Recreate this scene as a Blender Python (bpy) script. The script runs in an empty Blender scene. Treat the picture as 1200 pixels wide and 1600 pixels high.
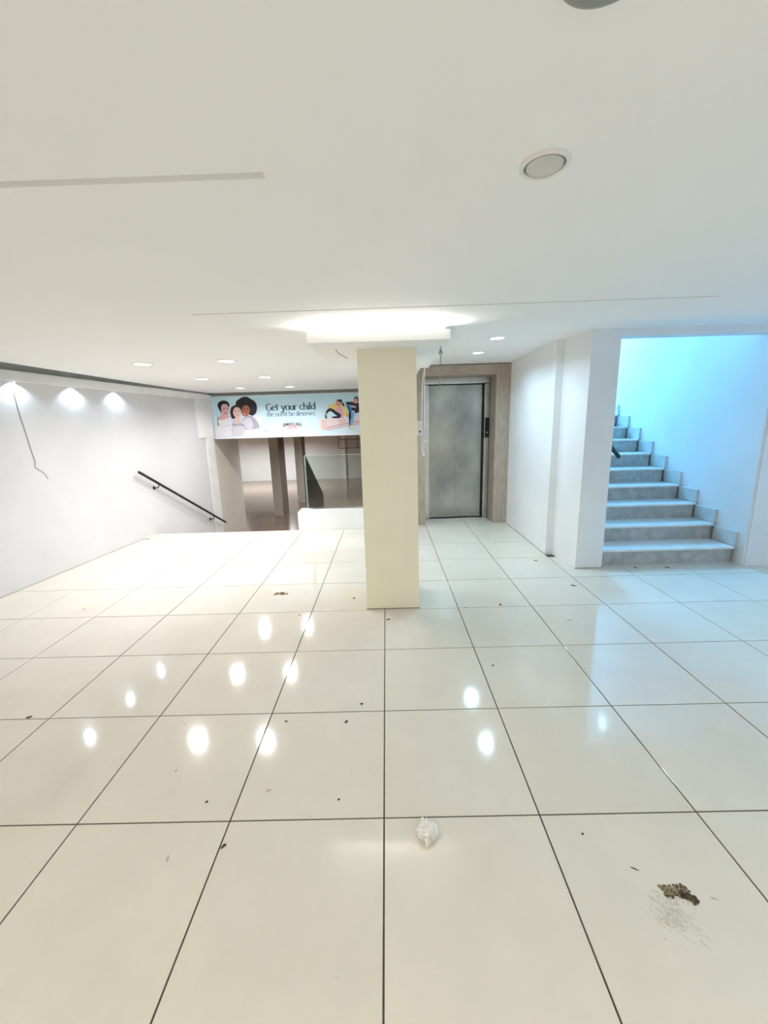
import bpy, bmesh, math, random
from mathutils import Vector, Matrix, noise

random.seed(7)
SC = bpy.context.scene
COL = SC.collection

# ------------------------------------------------------------------ camera
F_PX, YAW, PITCH, ROLL = 634.47, -0.01006, 0.21410, -0.02977
CAM = Vector((0.0476, -1.2852, 1.4915))
_f = Vector((math.sin(YAW) * math.cos(PITCH), math.cos(YAW) * math.cos(PITCH), -math.sin(PITCH)))
_r0 = Vector((math.cos(YAW), -math.sin(YAW), 0))
_u0 = _r0.cross(_f)
_r = _r0 * math.cos(ROLL) + _u0 * math.sin(ROLL)
_u = _u0 * math.cos(ROLL) - _r0 * math.sin(ROLL)
cam_d = bpy.data.cameras.new('camera')
cam_d.sensor_fit = 'VERTICAL'
cam_d.sensor_height = 32.0
cam_d.sensor_width = 24.0
cam_d.lens = F_PX / 1600 * 32.0
cam_d.clip_start = 0.02
cam_d.clip_end = 200
cam = bpy.data.objects.new('camera', cam_d)
m3 = Matrix((_r, _u, -_f)).transposed()
cam.matrix_world = Matrix.Translation(CAM) @ m3.to_4x4()
COL.objects.link(cam)
SC.camera = cam

# ------------------------------------------------------------------ world, exposure
world = bpy.data.worlds.new('world')
SC.world = world
world.use_nodes = True
world.node_tree.nodes['Background'].inputs[0].default_value = (0.30, 0.62, 1.0, 1)
world.node_tree.nodes['Background'].inputs[1].default_value = 2.0
SC.view_settings.view_transform = 'Standard'
SC.view_settings.look = 'None'
SC.view_settings.exposure = 0.32
SC.view_settings.gamma = 1.0
SC.view_settings.use_curve_mapping = False
try:
    SC.cycles.use_denoising = True
    SC.cycles.caustics_reflective = False
    SC.cycles.caustics_refractive = False
    SC.cycles.max_bounces = 9
    SC.cycles.adaptive_threshold = 0.025
    SC.cycles.diffuse_bounces = 6
    SC.cycles.glossy_bounces = 4
    SC.cycles.transparent_max_bounces = 16
    SC.cycles.sample_clamp_indirect = 6.0
except Exception:
    pass

# lamp settings (watts, colours)
W_DOWN, C_DOWN = 12.0, (1.0, 0.97, 0.99)
W_ALCOVE, C_ALCOVE = 9.0, (0.52, 0.80, 1.0)
W_COVE, C_COVE = 23.0, (1.0, 0.96, 0.88)
W_STAIR_FILL, C_STAIR_FILL = 240.0, (0.11, 0.51, 1.0)
W_WASH, C_WASH = 11.0, (0.70, 0.85, 1.0)
W_LOWER_FILL, C_LOWER_FILL = 84.0, (0.90, 0.96, 1.0)
W_REAR_FILL, C_REAR_FILL = 11.5, (1.0, 0.925, 0.80)


# ------------------------------------------------------------------ helpers
def at(px, py, Y):
    """point seen at photo pixel (px, py) on the plane y = Y"""
    d = _r * ((px - 600) / F_PX) - _u * ((py - 800) / F_PX) + _f
    return CAM + d * ((Y - CAM.y) / d.y)


def link(name, me, mat=None, parent=None):
    o = bpy.data.objects.new(name, me)
    COL.objects.link(o)
    if mat is not None:
        for m in (mat if isinstance(mat, (list, tuple)) else [mat]):
            me.materials.append(m)
    if parent is not None:
        o.parent = parent
    return o


def obj(name, bm, mat=None, parent=None, smooth=False):
    bmesh.ops.recalc_face_normals(bm, faces=bm.faces[:])
    me = bpy.data.meshes.new(name)
    bm.to_mesh(me)
    bm.free()
    if smooth:
        for p in me.polygons:
            p.use_smooth = True
    return link(name, me, mat, parent)


def tag(o, label=None, cat=None, group=None, kind=None):
    if label: o['label'] = label
    if cat: o['category'] = cat
    if group: o['group'] = group
    if kind: o['kind'] = kind
    return o


def thing(name, label, cat, loc=(0, 0, 0), group=None, kind=None):
    o = bpy.data.objects.new(name, None)
    o.empty_display_size = 0.1
    COL.objects.link(o)
    o.location = loc
    return tag(o, label, cat, group, kind)


def box(bm, x0, x1, y0, y1, z0, z1, bev=0.0, seg=2):
    vs = [bm.verts.new(p) for p in ((x0, y0, z0), (x1, y0, z0), (x1, y1, z0), (x0, y1, z0),
                                    (x0, y0, z1), (x1, y0, z1), (x1, y1, z1), (x0, y1, z1))]
    fs = [bm.faces.new([vs[i] for i in q]) for q in
          ((3, 2, 1, 0), (4, 5, 6, 7), (0, 1, 5, 4), (1, 2, 6, 5), (2, 3, 7, 6), (3, 0, 4, 7))]
    if bev > 0:
        es = list({e for f in fs for e in f.edges})
        bmesh.ops.bevel(bm, geom=es, offset=bev, segments=seg, profile=0.5, affect='EDGES', clamp_overlap=True)


def bx(name, dims, mat, parent=None, bev=0.0, seg=2):
    bm = bmesh.new()
    box(bm, *dims, bev=bev, seg=seg)
    return obj(name, bm, mat, parent)


def prism(bm, pts, z0, z1):
    a = [bm.verts.new((p[0], p[1], z0)) for p in pts]
    b = [bm.verts.new((p[0], p[1], z1)) for p in pts]
    bm.faces.new(a[::-1])
    bm.faces.new(b)
    n = len(pts)
    for i in range(n):
        bm.faces.new((a[i], a[(i + 1) % n], b[(i + 1) % n], b[i]))


def prism_x(bm, pts, x0, x1):
    """outline in (y, z) extruded along x"""
    a = [bm.verts.new((x0, p[0], p[1])) for p in pts]
    b = [bm.verts.new((x1, p[0], p[1])) for p in pts]
    bm.faces.new(a[::-1])
    bm.faces.new(b)
    n = len(pts)
    for i in range(n):
        bm.faces.new((a[i], a[(i + 1) % n], b[(i + 1) % n], b[i]))


def tube(bm, pts, r, seg=8, taper=None):
    pts = [Vector(p) for p in pts]
    rings = []
    for i, p in enumerate(pts):
        d = (pts[min(i + 1, len(pts) - 1)] - pts[max(i - 1, 0)]).normalized()
        ref = Vector((0, 0, 1)) if abs(d.z) < 0.9 else Vector((1, 0, 0))
        s = d.cross(ref).normalized()
        t = d.cross(s).normalized()
        rr = r if taper is None else r * taper[i]
        rings.append([bm.verts.new(p + (s * math.cos(2 * math.pi * k / seg) + t * math.sin(2 * math.pi * k / seg)) * rr)
                      for k in range(seg)])
    for a, b in zip(rings, rings[1:]):
        for k in range(seg):
            bm.faces.new((a[k], a[(k + 1) % seg], b[(k + 1) % seg], b[k]))
    bm.faces.new(rings[0][::-1])
    bm.faces.new(rings[-1])


def lathe(bm, prof, seg=40, axis=(0, 0, 0)):
    """prof: list of (radius, z) ; open surface of revolution about z"""
    rings = []
    for r, z in prof:
        if r < 1e-6:
            rings.append([bm.verts.new((axis[0], axis[1], axis[2] + z))])
        else:
            rings.append([bm.verts.new((axis[0] + r * math.cos(2 * math.pi * k / seg),
                                        axis[1] + r * math.sin(2 * math.pi * k / seg), axis[2] + z)) for k in range(seg)])
    for a, b in zip(rings, rings[1:]):
        for k in range(seg):
            k2 = (k + 1) % seg
            if len(a) == 1:
                bm.faces.new((a[0], b[k], b[k2]))
            elif len(b) == 1:
                bm.faces.new((a[k], a[k2], b[0]))
            else:
                bm.faces.new((a[k], a[k2], b[k2], b[k]))


def smooth_path(pts, n=6):
    """Catmull-Rom through pts"""
    P = [Vector(p) for p in pts]
    P = [P[0] * 2 - P[1]] + P + [P[-1] * 2 - P[-2]]
    out = []
    for i in range(1, len(P) - 2):
        for k in range(n):
            t = k / n
            a, b, c, d = P[i - 1], P[i], P[i + 1], P[i + 2]
            out.append(0.5 * ((2 * b) + (c - a) * t + (2 * a - 5 * b + 4 * c - d) * t * t + (3 * b - a - 3 * c + d) * t ** 3))
    out.append(P[-2])
    return out


# ------------------------------------------------------------------ materials
def nodes_of(name):
    m = bpy.data.materials.new(name)
    m.use_nodes = True
    nt = m.node_tree
    return m, nt, nt.nodes['Principled BSDF']


def coords(nt, scale=(1, 1, 1), kind='Object'):
    tc = nt.nodes.new('ShaderNodeTexCoord')
    mp = nt.nodes.new('ShaderNodeMapping')
    mp.inputs['Scale'].default_value = scale
    nt.links.new(tc.outputs[kind], mp.inputs['Vector'])
    return mp.outputs['Vector']


def noise_tex(nt, vec, scale, detail=4, rough=0.55):
    n = nt.nodes.new('ShaderNodeTexNoise')
    n.inputs['Scale'].default_value = scale
    n.inputs['Detail'].default_value = detail
    n.inputs['Roughness'].default_value = rough
    nt.links.new(vec, n.inputs['Vector'])
    return n.outputs['Fac']


def ramp(nt, fac, stops):
    r = nt.nodes.new('ShaderNodeValToRGB')
    els = r.color_ramp.elements
    while len(els) < len(stops):
        els.new(0.5)
    for e, (p, c) in zip(els, stops):
        e.position = p
        e.color = (*c, 1)
    nt.links.new(fac, r.inputs['Fac'])
    return r.outputs['Color']


def bump(nt, bs, h, strength, dist=0.01):
    b = nt.nodes.new('ShaderNodeBump')
    b.inputs['Strength'].default_value = strength
    b.inputs['Distance'].default_value = dist
    nt.links.new(h, b.inputs['Height'])
    nt.links.new(b.outputs['Normal'], bs.inputs['Normal'])


def surface(name, c0, c1=None, scale=3.0, rough=0.6, metal=0.0, bump_s=0.0, bump_scale=60, vec_scale=(1, 1, 1), lo=0.35, hi=0.65, spec=0.5):
    m, nt, bs = nodes_of(name)
    bs.inputs['Roughness'].default_value = rough
    bs.inputs['Metallic'].default_value = metal
    bs.inputs['Specular IOR Level'].default_value = spec
    v = coords(nt, vec_scale)
    nt.links.new(ramp(nt, noise_tex(nt, v, scale), [(lo, c0), (hi, c1 or c0)]), bs.inputs['Base Color'])
    if bump_s:
        bump(nt, bs, noise_tex(nt, v, bump_scale, 3), bump_s, 0.002)
    return m


def flat(name, c, rough=0.5, metal=0.0, spec=0.5):
    c2 = tuple(max(0.0, x * 0.92) for x in c)
    return surface(name, c, c2, 8.0, rough, metal, spec=spec)


def emit(name, c, s):
    m, nt, bs = nodes_of(name)
    bs.inputs['Base Color'].default_value = (0.9, 0.9, 0.9, 1)
    bs.inputs['Emission Color'].default_value = (*c, 1)
    bs.inputs['Emission Strength'].default_value = s
    return m


M = {}
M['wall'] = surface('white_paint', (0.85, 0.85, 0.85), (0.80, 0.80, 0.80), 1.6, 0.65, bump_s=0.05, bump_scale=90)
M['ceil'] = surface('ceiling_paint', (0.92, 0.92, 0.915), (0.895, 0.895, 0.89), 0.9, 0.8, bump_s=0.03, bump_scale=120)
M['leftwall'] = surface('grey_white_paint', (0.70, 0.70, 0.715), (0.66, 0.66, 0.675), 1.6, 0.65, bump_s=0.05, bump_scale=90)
M['cream'] = surface('cream_column_paint', (0.93, 0.87, 0.69), (0.89, 0.83, 0.65), 1.5, 0.6, bump_s=0.05, bump_scale=80)
M['beige'] = surface('beige_paint', (0.68, 0.63, 0.55), (0.63, 0.58, 0.505), 1.2, 0.7, bump_s=0.04)
M['lowwall'] = surface('lower_wall_paint', (0.72, 0.71, 0.69), (0.67, 0.655, 0.63), 0.6, 0.7)
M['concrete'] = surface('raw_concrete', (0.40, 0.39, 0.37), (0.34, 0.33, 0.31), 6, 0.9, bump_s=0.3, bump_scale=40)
M['rawplaster'] = surface('raw_grey_plaster', (0.74, 0.73, 0.70), (0.66, 0.65, 0.62), 6, 0.9, bump_s=0.2, bump_scale=40)
M['brown'] = surface('brown_pillar_paint', (0.22, 0.165, 0.13), (0.18, 0.135, 0.105), 2, 0.6)
M['grout'] = surface('dark_grout', (0.05, 0.042, 0.034), (0.09, 0.075, 0.06), 20, 0.9)
M['black'] = flat('black_metal', (0.012, 0.012, 0.014), 0.35)
M['blackplastic'] = flat('black_plastic', (0.01, 0.01, 0.012), 0.25)
M['plaster'] = surface('plaster_trim', (0.88, 0.88, 0.87), (0.82, 0.82, 0.81), 4, 0.6)
M['ring'] = flat('white_enamel', (0.85, 0.85, 0.84), 0.35)
M['wire'] = flat('grey_wire', (0.33, 0.34, 0.35), 0.5)
M['whitewire'] = flat('white_cable', (0.78, 0.78, 0.75), 0.5)
M['lens_warm'] = emit('lit_lens_warm', C_DOWN, 5.0)
M['lens_cool'] = emit('lit_lens_cool', C_ALCOVE, 9.0)
M['lens_blue'] = emit('lit_lens_blue', (0.45, 0.8, 1.0), 14.0)
M['led'] = emit('led_strip', C_COVE, 6.0)
M['blank'] = flat('blank_cover', (0.66, 0.65, 0.62), 0.5)
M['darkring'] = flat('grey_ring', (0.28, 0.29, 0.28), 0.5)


def tile_mat():
    m, nt, bs = nodes_of('polished_cream_tile')
    oi = nt.nodes.new('ShaderNodeObjectInfo')
    tc = nt.nodes.new('ShaderNodeTexCoord')
    add = nt.nodes.new('ShaderNodeVectorMath')
    add.operation = 'ADD'
    mul = nt.nodes.new('ShaderNodeVectorMath')
    mul.operation = 'SCALE'
    mul.inputs[0].default_value = (13.0, 7.0, 3.0)
    nt.links.new(oi.outputs['Random'], mul.inputs['Scale'])
    nt.links.new(tc.outputs['Object'], add.inputs[0])
    nt.links.new(mul.outputs[0], add.inputs[1])
    n = noise_tex(nt, add.outputs[0], 3.5, 5, 0.6)
    c = ramp(nt, n, [(0.3, (0.73, 0.692, 0.605)), (0.7, (0.68, 0.643, 0.56))])
    # scattered specks of dirt and scuffs
    n2 = noise_tex(nt, add.outputs[0], 38, 6, 0.7)
    sp = ramp(nt, n2, [(0.70, (1, 1, 1)), (0.78, (0.72, 0.68, 0.6))])
    mx = nt.nodes.new('ShaderNodeMix')
    mx.data_type = 'RGBA'
    mx.blend_type = 'MULTIPLY'
    mx.inputs['Factor'].default_value = 0.6
    nt.links.new(c, mx.inputs[6])
    nt.links.new(sp, mx.inputs[7])
    nt.links.new(mx.outputs[2], bs.inputs['Base Color'])
    rr = nt.nodes.new('ShaderNodeMapRange')
    nt.links.new(noise_tex(nt, add.outputs[0], 6, 4), rr.inputs['Value'])
    rr.inputs['To Min'].default_value = 0.05
    rr.inputs['To Max'].default_value = 0.12
    nt.links.new(rr.outputs[0], bs.inputs['Roughness'])
    bs.inputs['IOR'].default_value = 1.5
    bump(nt, bs, noise_tex(nt, add.outputs[0], 5.0, 1, 0.4), 0.10, 0.004)
    return m


M['tile'] = tile_mat()
M['nosing'] = surface('beige_marble', (0.74, 0.69, 0.58), (0.66, 0.60, 0.49), 5, 0.25, bump_s=0.0)
M['tread'] = surface('white_marble_tread', (0.80, 0.80, 0.78), (0.72, 0.72, 0.70), 7, 0.28)
M['riser'] = surface('grey_marble_riser', (0.50, 0.50, 0.48), (0.36, 0.36, 0.345), 14, 0.4, bump_s=0.1, bump_scale=40)
M['skirt'] = surface('pale_marble_skirting', (0.66, 0.67, 0.66), (0.56, 0.57, 0.56), 9, 0.35)
M['lowfloor'] = surface('brown_polished_floor', (0.235, 0.165, 0.125), (0.20, 0.14, 0.105), 1.5, 0.16)
M['stone'] = surface('travertine_surround', (0.44, 0.36, 0.285), (0.36, 0.29, 0.225), 5, 0.5, vec_scale=(6, 6, 1), bump_s=0.15, bump_scale=30)
M['stone_h'] = surface('travertine_lintel', (0.44, 0.36, 0.285), (0.36, 0.29, 0.225), 5, 0.5, vec_scale=(1, 6, 6), bump_s=0.15, bump_scale=30)
M['steel'] = surface('brushed_steel', (0.40, 0.40, 0.385), (0.36, 0.36, 0.345), 12, 0.26, 1.0, vec_scale=(9, 9, 0.6), bump_s=0.03, bump_scale=30)
_nt = M['steel'].node_tree
_bs = _nt.nodes['Principled BSDF']
_v = coords(_nt, (1.0, 1.0, 0.8))
_old = _bs.inputs['Base Color'].links[0].from_socket
_mx = _nt.nodes.new('ShaderNodeMix'); _mx.data_type = 'RGBA'; _mx.blend_type = 'MULTIPLY'; _mx.inputs['Factor'].default_value = 1.0
_nt.links.new(_old, _mx.inputs[6])
_nt.links.new(ramp(_nt, noise_tex(_nt, _v, 2.2, 3), [(0.35, (0.70, 0.72, 0.74)), (0.65, (1.1, 1.1, 1.08))]), _mx.inputs[7])
_nt.links.new(_mx.outputs[2], _bs.inputs['Base Color'])
M['steel_frame'] = surface('satin_steel', (0.62, 0.62, 0.60), (0.55, 0.55, 0.53), 10, 0.28, 1.0)
M['tissue'] = surface('white_tissue', (0.88, 0.87, 0.83), (0.76, 0.75, 0.70), 20, 0.9)
M['dirt'] = surface('dark_dirt', (0.03, 0.024, 0.018), (0.10, 0.08, 0.05), 40, 0.9)
M['dirt2'] = surface('brown_dirt', (0.22, 0.17, 0.10), (0.32, 0.26, 0.17), 40, 0.9)
M['dirt_gap_grey'] = surface('grey_smear_gap', (0.48, 0.45, 0.37), (0.40, 0.375, 0.30), 30, 0.6)  # grey of the floor smears, also used for the strips at wall feet
M['dirt4'] = surface('thin_grey_film', (0.62, 0.59, 0.50), (0.54, 0.51, 0.43), 30, 0.4)
M['scrap'] = surface('pale_scrap', (0.72, 0.72, 0.68), (0.5, 0.5, 0.47), 30, 0.7)
M['leafscrap'] = surface('tan_scrap', (0.42, 0.31, 0.16), (0.16, 0.10, 0.05), 60, 0.8)


def glass(name, tint, refl=0.06):
    m = bpy.data.materials.new(name)
    m.use_nodes = True
    nt = m.node_tree
    nt.nodes.clear()
    out = nt.nodes.new('ShaderNodeOutputMaterial')
    tr = nt.nodes.new('ShaderNodeBsdfTransparent')
    v = coords(nt)
    nt.links.new(ramp(nt, noise_tex(nt, v, 2.0), [(0.3, tint), (0.7, tuple(t * 0.96 for t in tint))]), tr.inputs['Color'])
    gl = nt.nodes.new('ShaderNodeBsdfGlossy')
    gl.inputs['Roughness'].default_value = 0.02
    fr = nt.nodes.new('ShaderNodeFresnel')
    fr.inputs['IOR'].default_value = 1.45
    mix = nt.nodes.new('ShaderNodeMixShader')
    nt.links.new(fr.outputs[0], mix.inputs[0])
    nt.links.new(tr.outputs[0], mix.inputs[1])
    nt.links.new(gl.outputs[0], mix.inputs[2])
    nt.links.new(mix.outputs[0], out.inputs['Surface'])
    return m


M['glass'] = glass('clear_glass', (0.88, 0.92, 0.89))
M['darkglass'] = glass('grazing_tint_glass', (0.42, 0.50, 0.47))  # same glass as the clear pane; grazing-angle darkness put into the tint
M['glassedge'] = flat('glass_edge', (0.34, 0.42, 0.38), 0.2)


def area(name, loc, size, watts, color, rot=(0, 0, 0), shape='DISK', size_y=None, spread=math.pi, parent=None):
    d = bpy.data.lights.new(name, 'AREA')
    d.shape = shape
    d.size = size
    if size_y: d.size_y = size_y
    d.energy = watts
    d.color = color
    d.spread = spread
    o = bpy.data.objects.new(name, d)
    COL.objects.link(o)
    o.location = loc
    o.rotation_euler = rot
    o.parent = parent
    return o


def spot(name, loc, target, watts, color, angle, blend, radius=0.02, parent=None):
    d = bpy.data.lights.new(name, 'SPOT')
    d.energy = watts
    d.color = color
    d.spot_size = angle
    d.spot_blend = blend
    d.shadow_soft_size = radius
    o = bpy.data.objects.new(name, d)
    COL.objects.link(o)
    o.parent = parent
    o.location = loc
    o.rotation_euler = Vector(target).to_track_quat('-Z', 'Y').to_euler()
    return o


# ================================================================== THE SETTING
ZC = 2.125      # main ceiling
ZA = 2.262      # raised ceiling by the lift
LOW = -1.36     # lower hall floor


def xw(y):      # face of the slanting left wall
    return -3.602 + 0.0996 * (y - 2.24)


def xg(y):      # edge of the ceiling beside the left wall
    return -3.338 + 0.0272 * (y - 2.485)


# ---- floor: dark grout bed with polished tiles on it
bm = bmesh.new()
prism(bm, [(-4.6, -3.7), (5.0, -3.7), (5.0, 2.9), (2.4, 2.9), (2.4, 5.1), (0.35, 5.1), (0.35, 4.455), (-3.5, 4.455), (-4.0, 3.0)], -0.28, -0.003)
floor = obj('floor', bm, M['grout'])
tag(floor, 'cream polished tile floor with dark joints in the main hall', kind='structure')
TS, GAP = 0.6, 0.0058
_tile_mesh = {}


def tile(x0, x1, y0, y1):
    w, d = round(x1 - x0 - GAP, 4), round(y1 - y0 - GAP, 4)
    if (w, d) not in _tile_mesh:
        b = bmesh.new()
        box(b, -w / 2, w / 2, -d / 2, d / 2, -0.009, 0.0)
        top = [e for e in b.edges if all(v.co.z > -1e-6 for v in e.verts)]
        bmesh.ops.bevel(b, geom=top, offset=0.0008, segments=1, affect='EDGES')
        bmesh.ops.recalc_face_normals(b, faces=b.faces[:])
        me = bpy.data.meshes.new('floor_tile')
        b.to_mesh(me)
        b.free()
        me.materials.append(M['tile'])
        _tile_mesh[(w, d)] = me
    o = bpy.data.objects.new('floor_tile', _tile_mesh[(w, d)])
    COL.objects.link(o)
    o.parent = floor
    o.location = ((x0 + x1) / 2, (y0 + y1) / 2, random.uniform(-0.0003, 0.0))
    o.rotation_euler = (random.uniform(-0.0009, 0.0009), random.uniform(-0.0009, 0.0009), 0)


for j in range(-6, 9):
    for i in range(-8, 8):
        x0, x1, y0, y1 = i * TS, (i + 1) * TS, j * TS, (j + 1) * TS
        if x1 < xw(y0) - 0.02:
            continue
        if j >= 5 and x0 >= 1.79: continue
        
        if j == 7:
            if x1 <= -1.19: continue
            if x1 <= 0.01: y1 = 4.455
            elif x0 < 0.5: y1 = 4.455
        if j == 8:
            if x0 < 0.59 or x0 > 1.3: continue
            y1 = 4.955
        tile(x0, x1, y0, y1)

tile(0.302, 0.6, 4.4545, 4.60)

# ---- left wall (runs on down beside the descending stairs)
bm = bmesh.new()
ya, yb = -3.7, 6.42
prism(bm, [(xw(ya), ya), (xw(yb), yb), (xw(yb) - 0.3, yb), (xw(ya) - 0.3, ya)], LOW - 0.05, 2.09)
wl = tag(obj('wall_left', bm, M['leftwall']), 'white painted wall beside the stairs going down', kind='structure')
bm = bmesh.new()
prism(bm, [(xw(ya) - 0.004, ya), (xw(yb) - 0.004, yb), (xw(yb) - 0.3, yb), (xw(ya) - 0.3, ya)], 2.09, 2.62)
tag(obj('wall_left_upper', bm, M['rawplaster']), 'raw grey wall above the cornice in the ceiling gap', kind='structure')
# cornice band, a shallow box with small spots set into its underside
bm = bmesh.new()
prism(bm, [(xw(ya) - 0.01, ya), (xw(ya) + 0.055, ya), (xw(yb) + 0.055, yb), (xw(yb) - 0.01, yb)], 1.998, 2.09)
tag(obj('trim_1', bm, M['plaster']), 'white cornice band along the top of the left wall', kind='structure')
# upper thickening beside the banner and bright pilaster strip under it
bm = bmesh.new()
prism(bm, [(xw(5.93), 5.93), (xw(5.93) + 0.018, 5.93), (xw(6.42) + 0.018, 6.42), (xw(6.42), 6.42)], 1.335, 1.995)
tag(obj('trim_2', bm, M['plaster']), 'slightly thicker white wall patch left of the banner', kind='structure')
bm = bmesh.new()
prism(bm, [(xw(6.15), 6.15), (xw(6.15) + 0.012, 6.15), (xw(6.42) + 0.012, 6.42), (xw(6.42), 6.42)], LOW, 1.335)
tag(obj('trim_3', bm, M['plaster']), 'bright white vertical strip at the end of the left wall', kind='structure')
bm = bmesh.new()
prism(bm, [(xw(6.42) - 0.01, 6.42), (xw(7.45) - 0.01, 7.45), (xw(7.45) - 0.3, 7.45), (xw(6.42) - 0.3, 6.42)], LOW - 0.05, 1.4)
tag(obj('wall_left_end', bm, M['beige']), 'beige wall end below the banner on the left', kind='structure')

# thin grey strips where walls meet the floor
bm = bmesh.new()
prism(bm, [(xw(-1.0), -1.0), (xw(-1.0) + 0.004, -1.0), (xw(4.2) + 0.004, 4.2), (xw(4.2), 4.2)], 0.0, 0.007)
tag(obj('base_shade_left', bm, M['dirt_gap_grey']), 'thin grey strip painted as the shadow gap at the foot of the left wall', kind='structure')  # shade of the gap between wall and tiles put in as grey colour
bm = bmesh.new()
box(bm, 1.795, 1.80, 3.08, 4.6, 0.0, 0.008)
tag(obj('base_strip_alcove', bm, M['dirt_gap_grey']), 'thin grey strip at the foot of the wall by the lift', kind='structure')
bm = bmesh.new()
prism(bm, [(1.922, 2.617), (2.193, 2.617), (2.193, 2.62), (1.922, 2.62)], 0.0, 0.010)
tag(obj('base_strip_pier', bm, M['dirt_gap_grey']), 'thin grey strip at the foot of the pier', kind='structure')

# ---- main ceiling, built of strips that leave the two linear slots open
XR = 5.0
bm = bmesh.new()
T = 2.16


def strip(x0a, x1a, ya_, yb_, x0b=None, x1b=None):
    prism(bm, [(x0a, ya_), (x1a, ya_), (x1b if x1b is not None else x1a, yb_), (x0b if x0b is not None else x0a, yb_)], ZC, T)


prism(bm, [(xg(-3.7), -3.7), (XR, -3.7), (XR, -0.094), (xg(-0.094), -0.094)], ZC, T)
prism(bm, [(-0.248, -0.094), (XR, -0.094), (XR, -0.066), (-0.248, -0.066)], ZC, T)
prism(bm, [(xg(-0.066), -0.066), (XR, -0.066), (XR, 1.14), (1.915, 1.158), (-1.031, 1.185), (xg(1.19), 1.2)], ZC, T)
prism(bm, [(1.915, 1.158), (XR, 1.14), (XR, 1.15), (1.915, 1.173)], ZC, T)
prism(bm, [(xg(1.19), 1.2), (-1.031, 1.185), (-1.031, 1.202), (xg(1.21), 1.21)], ZC, T)
prism(bm, [(xg(1.21), 1.21), (-1.031, 1.202), (1.915, 1.173), (XR, 1.15), (XR, 1.72), (0.48, 1.66), (xg(1.66), 1.66)], ZC, T)
prism(bm, [(xg(1.66), 1.66), (0.48, 1.66), (0.48, 6.40), (xg(6.40), 6.40)], ZC, T)
tag(obj('ceiling', bm, M['ceil']), 'plain white lowered ceiling of the main hall', kind='structure')
# backs of the slots
bm = bmesh.new()
box(bm, -4.3, -0.2, -0.11, -0.05, ZC + 0.016, T + 0.02)
tag(obj('trim_4', bm, M['plaster']), 'pale metal channel inside the ceiling slot at left', kind='structure')
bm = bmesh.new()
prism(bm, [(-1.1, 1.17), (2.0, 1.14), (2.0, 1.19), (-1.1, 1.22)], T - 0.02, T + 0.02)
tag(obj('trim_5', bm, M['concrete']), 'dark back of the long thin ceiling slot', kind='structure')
# raised ceiling by the lift and its edge
bm = bmesh.new()
prism(bm, [(0.47, 1.60), (XR, 1.66), (XR, 2.64), (2.19, 2.64), (2.19, 5.2), (0.47, 5.2)], ZA, ZA + 0.04)
tag(obj('ceiling_alcove', bm, M['ceil']), 'raised white ceiling in front of the lift', kind='structure')
bm = bmesh.new()
box(bm, 0.455, 0.485, 1.66, 6.5, ZC + 0.001, ZA + 0.01)
prism(bm, [(0.45, 1.64), (XR, 1.70), (XR, 1.73), (0.45, 1.67)], ZC + 0.001, ZA + 0.01)
tag(obj('trim_6', bm, M['ceil']), 'upstand between the lowered and the raised ceiling', kind='structure')
# structural slab above everything
tag(bx('ceiling_slab', (-4.8, 5.2, -3.9, 2.62, 2.6, 2.8), M['concrete']), 'concrete slab above the hung ceiling', kind='structure')
bm = bmesh.new()
box(bm, -4.8, 2.19, 2.62, 7.0, 2.6, 2.8)
tag(obj('ceiling_slab_far', bm, M['concrete']), 'concrete slab above the lift and stairs down', kind='structure')

# ---- walls at the right: lift alcove, pier, stairwell
bm = bmesh.new()
box(bm, 1.80, 2.19, 3.08, 5.6, 0, 2.6)
tag(obj('wall_alcove', bm, M['wall']), 'white wall right of the lift door', kind='structure')
bm = bmesh.new()
prism(bm, [(1.925, 2.62), (2.19, 2.62), (2.19, 3.08), (1.875, 3.08)], 0, 2.6)
tag(obj('pier', bm, M['wall']), 'white wall pier between the lift and the stairs', kind='structure')
bm = bmesh.new()
box(bm, 2.17, 2.198, 5.6, 8.6, 0, 4.2)
box(bm, 2.17, 2.19, 2.63, 5.6, 2.6, 4.2)
tag(obj('wall_stair_left', bm, M['wall']), 'white wall on the left of the stairs going up', kind='structure')
tag(bx('wall_stair_right', (3.58, 3.75, 2.60, 8.6, 0, 4.2), M['wall']), 'white wall on the right of the stairs going up', kind='structure')
tag(bx('wall_stair_header', (2.19, 3.58, 2.63, 2.78, 2.20, 4.2), M['wall']), 'white header above the opening to the stairs', kind='structure')
tag(bx('wall_stair_back', (2.19, 3.58, 8.5, 8.6, 0, 4.2), M['wall']), 'white wall at the top of the stairs', kind='structure')
tag(bx('ceiling_stair', (2.1, 3.8, 2.60, 8.7, 4.2, 4.35), M['ceil']), 'white ceiling high above the stairs', kind='structure')
bm = bmesh.new()
prism(bm, [(3.751, 2.585), (5.1, 2.20), (5.1, 2.5), (3.751, 2.8)], 0, 2.6)
box(bm, 3.60, 3.76, 2.585, 2.60, 0, 2.6)
tag(obj('wall_right_end', bm, M['wall']), 'white wall right of the stairs facing the hall', kind='structure')
bm = bmesh.new()          # unseen right wall; window opening added to let in blue light
box(bm, 5.0, 5.2, -3.8, -0.9, -0.1, 2.6)
box(bm, 5.0, 5.2, 1.9, 2.5, -0.1, 2.6)
box(bm, 5.0, 5.2, -0.9, 1.9, -0.1, 0.5)
box(bm, 5.0, 5.2, -0.9, 1.9, 2.05, 2.6)
tag(obj('wall_right', bm, M['wall']), 'unseen white wall on the right with a window added for blue light', kind='structure')
bm = bmesh.new()
box(bm, -4.8, 5.2, -3.9, -3.7, -0.1, 2.6)
tag(obj('wall_rear', bm, M['wall']), 'white wall behind the viewer', kind='structure')

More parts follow.
